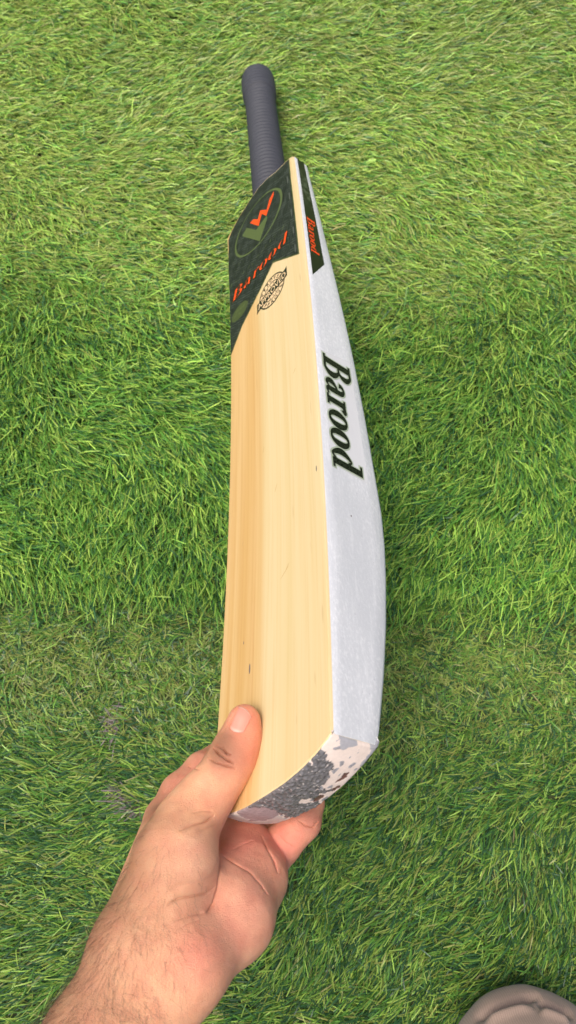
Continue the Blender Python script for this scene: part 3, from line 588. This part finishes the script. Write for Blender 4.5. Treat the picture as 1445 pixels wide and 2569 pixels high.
FOLDS = [(0.0045000000000000005, 0.01, [[0.1366, -0.17525, 0.06669], [0.14334, -0.17029, 0.0706], [0.15056, -0.16594, 0.07217], [0.15679, -0.16324, 0.07349], [0.16334, -0.16086, 0.07345], [0.16986, -0.1593, 0.07334], [0.17677, -0.15807, 0.07179], [0.18221, -0.15804, 0.0719], [0.18795, -0.15827, 0.07091]]), (-0.003, 0.009000000000000001, [[0.14216, -0.17438, 0.08206], [0.14772, -0.17118, 0.08396], [0.15353, -0.16828, 0.0847], [0.15928, -0.16616, 0.08544], [0.16528, -0.16428, 0.08519], [0.1716, -0.16311, 0.08521], [0.17823, -0.16222, 0.08411]]), (0.003, 0.009000000000000001, [[0.18216, -0.15987, 0.07761], [0.18615, -0.16071, 0.07904], [0.19027, -0.16167, 0.07993], [0.19469, -0.16315, 0.08109], [0.19926, -0.16478, 0.08161], [0.20353, -0.16653, 0.08164], [0.20806, -0.16849, 0.08081]]), (-0.0025, 0.008, [[0.18145, -0.16364, 0.08776], [0.18564, -0.16473, 0.08959], [0.18997, -0.16595, 0.09085], [0.19549, -0.16791, 0.09214], [0.20131, -0.17015, 0.09233]])]

person = bpy.data.objects.new('person', None); COL.objects.link(person)
person.location = (0, 0, 0)
person['label'] = 'bare left arm holding the bat toe, with a tan trousered knee on the grass'
person['category'] = 'person'

V, Q, N = grow_body(HAND, .0023, 2)
V0, N0 = V, N
for _ in range(2):                       # finer skin only along the creases
    cen = V[Q].mean(1); near = np.zeros(len(Q), bool)
    for dep, wid, L in CREASES:
        L = np.array(L); c = np.where(np.abs(cen - L.mean(0)).max(1) < np.abs(L - L.mean(0)).max() + .006)[0]
        if len(c): near[c[poly_dist(cen[c], L)[0] < .0016 + 1.6 * min(wid, .0014)]] = True
    V2, Qs = subdivide(V, Q[near]); 
    Nn = np.concatenate([N, np.zeros((len(V2) - len(N), 3))]); Nn[len(N):] = grad(V2[len(N):], HAND)
    V, N, Q = V2, Nn, np.concatenate([Q[~near], Qs])
V, D = crease(V, N, CREASES)
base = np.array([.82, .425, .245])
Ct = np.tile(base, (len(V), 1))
for (p, r, c, a) in TINTS:  # local skin tones; those on the index finger paint in its shade
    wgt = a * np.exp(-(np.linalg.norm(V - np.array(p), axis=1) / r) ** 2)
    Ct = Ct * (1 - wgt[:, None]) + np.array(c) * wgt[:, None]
crease_dark = np.clip(D / .0008, 0, 1)[:, None] * .22
Ct = Ct * (1 - crease_dark) + np.array([.36, .15, .095]) * crease_dark        # deeper creases coloured darker: occlusion shade painted in along with skin pigment
mot = np.array([mn.fractal(Vector(v) * 95, 1.0, 2.0, 3) for v in V.tolist()])
Ct = Ct * (1 + np.stack([.07 * mot, .15 * mot, .14 * mot], 1))
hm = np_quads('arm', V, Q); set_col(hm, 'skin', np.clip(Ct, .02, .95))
def mat_skin():
    k = NT('skin'); p = k.obj()
    ca = k.n('ShaderNodeVertexColor', layer_name='skin').outputs[0]
    vo = k.n('ShaderNodeTexVoronoi', i_Scale=950.0); vo.feature = 'DISTANCE_TO_EDGE'; k.link(k.mapping(p, (1, 1.35, 1)), vo.inputs['Vector'])
    n1 = k.noise(p, 420, 4, .6); n2 = k.noise(p, 1500, 2)
    pores = k.ramp(vo.outputs['Distance'], [(.0, 0), (.16, 1)])
    h = k.math('ADD', k.math('ADD', k.math('MULTIPLY', pores, .35), k.math('MULTIPLY', n1, .9)), k.math('MULTIPLY', n2, .3))
    n3 = k.noise(p, 130, 3)
    c = k.mix(k.math('MULTIPLY', k.ramp(n3, [(.45, 0), (.75, 1)]), .30), ca, (.52, .215, .14))
    k.set(Base_Color=c, Roughness=k.math('ADD', .42, k.math('MULTIPLY', n1, .16)), Normal=k.bump(h, .55, .0009), Specular_IOR_Level=.28)
    k.b.inputs['Subsurface Weight'].default_value = .35
    k.b.inputs['Subsurface Radius'].default_value = (1.0, .36, .2); k.b.inputs['Subsurface Scale'].default_value = .0014
    return k.m
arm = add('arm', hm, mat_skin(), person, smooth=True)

# thumbnail: a thin curved plate with a free edge
Gn = np.array(NAIL); nu, nv = Gn.shape[:2]
def refine(G, k):
    for ax in (0, 1):
        n = G.shape[ax]; t = np.linspace(0, n - 1, k); i = np.clip(np.floor(t).astype(int), 0, n - 2); f = t - i
        f = f.reshape((-1, 1, 1) if ax == 0 else (1, -1, 1)); G = np.take(G, i, ax) * (1 - f) + np.take(G, i + 1, ax) * f
    return G
Gn = refine(Gn, 25); nrm = grad(Gn.reshape(-1, 3), HAND).reshape(Gn.shape)
uu, vv = np.meshgrid(np.linspace(-1, 1, 25), np.linspace(-1, 1, 25), indexing='ij')
lift = .00055 + .0005 * (1 - vv ** 2) - .0007 * np.clip(np.maximum(np.abs(uu), np.abs(vv)) - .93, 0, 1) / .07
Gs = Gn
for _ in range(6):
    Gp = Gs.copy(); Gp[1:-1, 1:-1] = (Gs[:-2, 1:-1] + Gs[2:, 1:-1] + Gs[1:-1, :-2] + Gs[1:-1, 2:]) / 4; Gs = Gp
top = Gs + nrm * lift[..., None]; bot = Gs - nrm * .0009
ix = np.arange(625).reshape(25, 25)
Qn = np.stack([ix[:-1, :-1], ix[1:, :-1], ix[1:, 1:], ix[:-1, 1:]], -1).reshape(-1, 4)
per = np.concatenate([ix[:, 0], ix[-1, 1:], ix[-2::-1, -1], ix[0, -2:0:-1]]); m = len(per); a = np.arange(m); b = (a + 1) % m
Qn = np.concatenate([Qn, np.stack([per[b], per[a], per[a] + 625, per[b] + 625], 1)])
nm_ = np_quads('thumbnail', np.concatenate([top.reshape(-1, 3), bot.reshape(-1, 3)]), Qn)
free = np.clip((uu - .86) / .08, 0, 1); lun = np.clip((-uu - .70) / .25, 0, 1) * np.clip(1 - vv ** 2 * 1.2, 0, 1)
cn = np.array([.66, .27, .195])[None, None] * np.ones((25, 25, 1)); cn = cn * (1 - free[..., None]) + np.array([.80, .62, .50]) * free[..., None]; cn = cn * (1 - .45 * lun[..., None]) + np.array([.78, .58, .50]) * .45 * lun[..., None]
set_col(nm_, 'nail', np.concatenate([cn.reshape(-1, 3)] * 2))
k = NT('nail'); k.set(Base_Color=k.n('ShaderNodeVertexColor', layer_name='nail').outputs[0], Roughness=.34, Specular_IOR_Level=.4, Normal=k.bump(k.noise(k.obj(), 500, 2), .08, .0003))
k.b.inputs['Subsurface Weight'].default_value = .25; k.b.inputs['Subsurface Radius'].default_value = (1, .4, .25); k.b.inputs['Subsurface Scale'].default_value = .002
add('thumbnail', nm_, k.m, person, smooth=True)

# fine dark hair along the thumb side of the forearm
def build_hair():
    AX0, AX1 = np.array([-0.06257, -0.08684, 0.30882]), np.array([-0.08145, -0.1208, 0.32722])            # wrist -> elbow axis
    ax = (AX1 - AX0) / np.linalg.norm(AX1 - AX0)
    rad = np.array([-0.41969, 0.60167, 0.6796])                                 # towards the thumb side, across the arm
    rel = (V0 - AX0); s = rel @ ax; q = rel - s[:, None] * ax
    side = (q @ rad) / (np.linalg.norm(q, axis=1) + 1e-9)
    dens = np.clip((side + .05) / .85, 0, 1) ** 1.8 * np.clip((s + .045) / .05, 0, 1) * (s < .19)
    dens *= .35 + .65 * np.clip((s + .01) / .05, 0, 1)
    r = np.random.default_rng(3)
    ids = r.choice(len(V0), 3200, p=dens / dens.sum())
    HV, HQ = [], []
    for i in ids:
        p, n = V0[i] + r.normal(0, .0006, 3), N0[i]
        fl = ax * r.normal(.55, .35) - rad * (.75 + r.normal(0, .3)); fl -= n * (fl @ n); fl /= np.linalg.norm(fl)
        Lh = r.uniform(.007, .017); w = r.uniform(.000034, .000062); cv = r.normal(0, .9); sd = np.cross(n, fl)
        b = len(HV)
        pp = p - n * .0006; d = fl * .8 + n * r.uniform(.25, .7)
        for j in range(5):
            t = j / 4
            u = np.cross(d, n); u /= np.linalg.norm(u) + 1e-9; v = np.cross(u, d); v /= np.linalg.norm(v) + 1e-9
            for a_ in (0, 2.1, 4.2): HV.append(pp + (u * math.cos(a_) + v * math.sin(a_)) * w * (1 - .8 * t))
            pp = pp + d / np.linalg.norm(d) * Lh / 4; d = d - n * .16 + sd * cv * .25 + ax * .05
        for j in range(4):
            for e in range(3): HQ.append((b + j * 3 + e, b + j * 3 + (e + 1) % 3, b + j * 3 + 3 + (e + 1) % 3, b + j * 3 + 3 + e))
    k = NT('arm_hair'); k.set(Base_Color=(.055, .030, .018), Roughness=.5)
    o = add('arm_hair', np_quads('arm_hair', np.array(HV), np.array(HQ)), k.m, person, smooth=True); o['kind'] = 'stuff'
build_hair()

# trousered knee resting on the grass
LV_, LQ, LN = grow_body(LEG, .005, 2)
LV_, LD = crease(LV_, LN, FOLDS)
wr = np.array([mn.noise(Vector((v[0] * 26, v[1] * 14, v[2] * 20))) + .5 * mn.noise(Vector((v[0] * 60 + 5, v[1] * 40, v[2] * 45))) for v in LV_.tolist()])
LV_ = LV_ + LN * (.0016 * wr)[:, None]
k = NT('ribbed_tan_cloth'); p = k.obj(); sx = k.n('ShaderNodeSeparateXYZ'); k.link(p, sx.inputs[0])
wv = k.noise(p, 40, 2)
rib = k.math('FRACT', k.math('DIVIDE', k.math('ADD', k.math('ADD', sx.outputs[0], k.math('MULTIPLY', sx.outputs[1], .16)), k.math('MULTIPLY', wv, .004)), .00165))
rh = k.math('ABSOLUTE', k.math('SUBTRACT', rib, .5)); n = k.noise(p, 1400, 3)
c = k.mix(k.ramp(rh, [(.05, 0), (.3, 1)]), (.265, .187, .148), (.32, .234, .19)); c = k.mix(k.math('MULTIPLY', n, .4), c, (.32, .245, .205))
k.set(Base_Color=c, Roughness=.85, Normal=k.bump(k.math('ADD', rh, k.math('MULTIPLY', n, .5)), .35, .0005), Specular_IOR_Level=.2)
k.b.inputs['Sheen Weight'].default_value = .15
add('trouser_leg', np_quads('trouser_leg', LV_, LQ), k.m, person, smooth=True)

# ------------------------------------------------------------------ ground and artificial grass
def mat_ground():
    k = NT('turf_backing'); p = k.obj()
    c = k.ramp(k.noise(p, 60, 4), [(.3, (.020, .032, .010)), (.7, (.045, .06, .02))])
    return k.set(Base_Color=c, Roughness=.95)
gv = [(-4, -3, 0), (4, -3, 0), (4, 5, 0), (-4, 5, 0)]
ground = add('ground', mesh('ground', gv, [(0, 1, 2, 3)]), mat_ground()); ground['kind'] = 'structure'

def vnoise(x, y, sc, seed):
    """smooth value noise on numpy arrays, 0..1"""
    r = np.random.default_rng(seed).random((64, 64))
    u, v = (x + 7.3) * sc, (y + 5.1) * sc
    i, j = np.floor(u).astype(int), np.floor(v).astype(int); fu, fv = u - i, v - j
    fu, fv = fu * fu * (3 - 2 * fu), fv * fv * (3 - 2 * fv)
    g = lambda a, b: r[a % 64, b % 64]
    return (g(i, j) * (1 - fu) + g(i + 1, j) * fu) * (1 - fv) + (g(i, j + 1) * (1 - fu) + g(i + 1, j + 1) * fu) * fv

def grass_field(NB):
    # tufts of blades, denser where the photograph looks
    nt = NB // 5
    x = rng.uniform(-.62, .62, nt * 3); y = rng.uniform(-.36, 1.22, nt * 3)
    hw = .30 + .16 * (y + .2) / 1.1
    inside = (np.abs(x) < hw + .03) & (y > -.24) & (y < .98)
    clump = vnoise(x, y, 34, 31)
    lush = (y > .16) & (y < .43)
    keep = rng.random(len(x)) < np.where(inside, 1.0, .45) * np.where(lush, .52 + .5 * clump, .95)
    x, y = x[keep][:nt], y[keep][:nt]; nt = len(x)
    tx = np.repeat(x, 5) + rng.normal(0, .0022, nt * 5); ty = np.repeat(y, 5) + rng.normal(0, .0022, nt * 5)
    n = nt * 5
    # zones: front matted turf / lush strip / far olive turf, with wavy seams
    seam1 = .165 + .018 * (vnoise(tx, ty * 0, 7, 3) - .5) - .02 * np.clip(tx, -1, 1) + rng.normal(0, .011, n)
    seam2 = .43 + .10 * (vnoise(tx, ty, 5, 4) - .5) + rng.normal(0, .05, n)
    zb = ((ty > seam1) & (ty < seam2)).astype(float)
    zb *= np.where(rng.random(n) < .93, 1, 0)
    za = (ty >= seam2).astype(float)
    zc = (ty <= seam1).astype(float)
    matted = np.exp(-((ty - .085) / .06) ** 2) * zc * np.clip(1.15 - np.abs(tx + .05) * 1.2, 0, 1)      # worn band just in front of the seam
    th = np.repeat(rng.normal(0, 1, nt), 5)            # tuft-level variation
    tn = vnoise(tx, ty, 9, 11) - .5; tn2 = vnoise(tx, ty, 22, 12) - .5
    # lean direction (azimuth measured from +X)
    azA = math.radians(-24) - 1.0 * tn - .8 * tn2 + np.where(tx > .10, -.25, .1)
    azB = math.radians(-58) + 1.0 * tn + .8 * tn2 + np.where(tx > .02, -.95, 0.05)
    azC = math.radians(218) + 1.1 * tn + 1.0 * tn2 + np.where(tx < -.02, -.62, 0.1)
    az = za * azA + zc * azC + zb * azB + (1 - za - zb - zc) * azB
    az += .28 * th + rng.normal(0, .28, n) + matted * rng.normal(0, 1.2, n)
    wild = rng.random(n) < .07; az = np.where(wild, rng.uniform(0, 2 * math.pi, n), az)
    L = za * .022 + zc * .021 + zb * .036 + (1 - za - zb - zc) * .028
    L = L * rng.uniform(.7, 1.25, n) * (1 - .25 * matted)
    f0 = np.radians(za * 52 + zc * 48 + zb * 40 + (1 - za - zb - zc) * 38 + rng.normal(0, 13, n)) + matted * .35
    f1 = np.radians(za * 88 + zc * 80 + zb * 70 + (1 - za - zb - zc) * 75 + rng.normal(0, 12, n)) + matted * .15
    f1 = np.clip(f1, 0, 1.62)
    wdt = rng.uniform(.00068, .00135, n)
    curl = rng.normal(0, .09, n) * (1 + 5 * matted)
    LV = 4
    P = np.zeros((n, LV, 3)); P[:, 0, 0] = tx; P[:, 0, 1] = ty; P[:, 0, 2] = -.001
    a = az.copy()
    for i in range(1, LV):
        ph = f0 + (f1 - f0) * (i - .5) / (LV - 1.5); a = az + curl * i / LV * 2
        st = L / (LV - 1)
        P[:, i, 0] = P[:, i - 1, 0] + st * np.sin(ph) * np.cos(a)
        P[:, i, 1] = P[:, i - 1, 1] + st * np.sin(ph) * np.sin(a)
        P[:, i, 2] = P[:, i - 1, 2] + st * np.cos(ph)
    P[:, 1:, 2] = np.maximum(P[:, 1:, 2], .0015)
    roll = rng.normal(0, .75, n)
    wx = -np.sin(az) * np.cos(roll); wy = np.cos(az) * np.cos(roll); wz = np.sin(roll)
    W = np.stack([wx, wy, wz], 1)
    taper = np.array([1, 1, .9, .55])
    Lf = P - W[:, None] * (wdt[:, None] * taper)[..., None] * .5
    Rt = P + W[:, None] * (wdt[:, None] * taper)[..., None] * .5
    V = np.stack([Lf, Rt], 2).reshape(-1, 3)                 # n, LV, 2
    b = (np.arange(n) * LV * 2)[:, None]
    Q = np.concatenate([np.stack([b[:, 0] + 2 * i, b[:, 0] + 2 * i + 1, b[:, 0] + 2 * i + 3, b[:, 0] + 2 * i + 2], 1) for i in range(LV - 1)])
    # yarn colours (dyed fibres, several shades mixed in every tuft)
    lime, mid, deep, olive, straw = [np.array(c) for c in ((.36, .55, .10), (.135, .315, .052), (.045, .135, .050), (.30, .37, .090), (.42, .43, .17))]
    r = rng.random(n)
    pB = np.array([.34, .42, .22, .02, .0]); pA = np.array([.27, .21, .09, .40, .03]); pC = np.array([.24, .32, .34, .09, .01]); pM = np.array([.15, .25, .20, .38, .02])
    pr = zb[:, None] * pB + za[:, None] * pA + zc[:, None] * pC + (1 - za - zb - zc)[:, None] * pC
    pr = pr * (1 - matted[:, None]) + pM * matted[:, None]
    cs = np.cumsum(pr, 1); k = (r[:, None] > cs).sum(1).clip(0, 4)
    C = np.stack([lime, mid, deep, olive, straw])[k]
    C = C * rng.uniform(.78, 1.25, (n, 1)) * np.repeat(rng.uniform(.80, 1.2, nt), 5)[:, None] * (1 + rng.normal(0, .05, (n, 3)))
    patch = vnoise(tx, ty, 4, 21)[:, None]
    C = C * (.95 + .22 * patch) * (1 - .26 * zc[:, None]) * (1 - .02 * za[:, None])
    # two dried, greyish scraps in the pile
    for (sx, sy, sr) in SCRAPS:
        m = np.hypot(tx - sx, ty - sy) < sr * rng.uniform(.5, 1.2, n)
        C[m] = np.array([.25, .21, .20]) * rng.uniform(.7, 1.2, (m.sum(), 1))
    return V, Q, np.repeat(C, LV * 2, 0)
SCRAPS = [(-.153, .042, .0065), (-.152, .033, .004), (-.150, .056, .003), (-.1375, -.025, .0065), (-.130, -.031, .005), (-.144, -.017, .004)]
N_BLADES = 385000
V, Q, C = grass_field(N_BLADES)
gm = np_quads('grass', V, Q); set_col(gm, 'yarn', C)
k = NT('turf_fibre')
ca = k.n('ShaderNodeVertexColor', layer_name='yarn').outputs[0]
k.set(Base_Color=ca, Roughness=.38); k.b.inputs['Specular IOR Level'].default_value = .45
tr = k.n('ShaderNodeBsdfTranslucent'); k.link(ca, tr.inputs[0])
mx = k.n('ShaderNodeMixShader', i_0=.22); k.link(k.b.outputs[0], mx.inputs[1]); k.link(tr.outputs[0], mx.inputs[2])
k.link(mx.outputs[0], k.t.nodes['Material Output'].inputs[0])
grass = add('grass', gm, k.m, smooth=True); grass['kind'] = 'stuff'
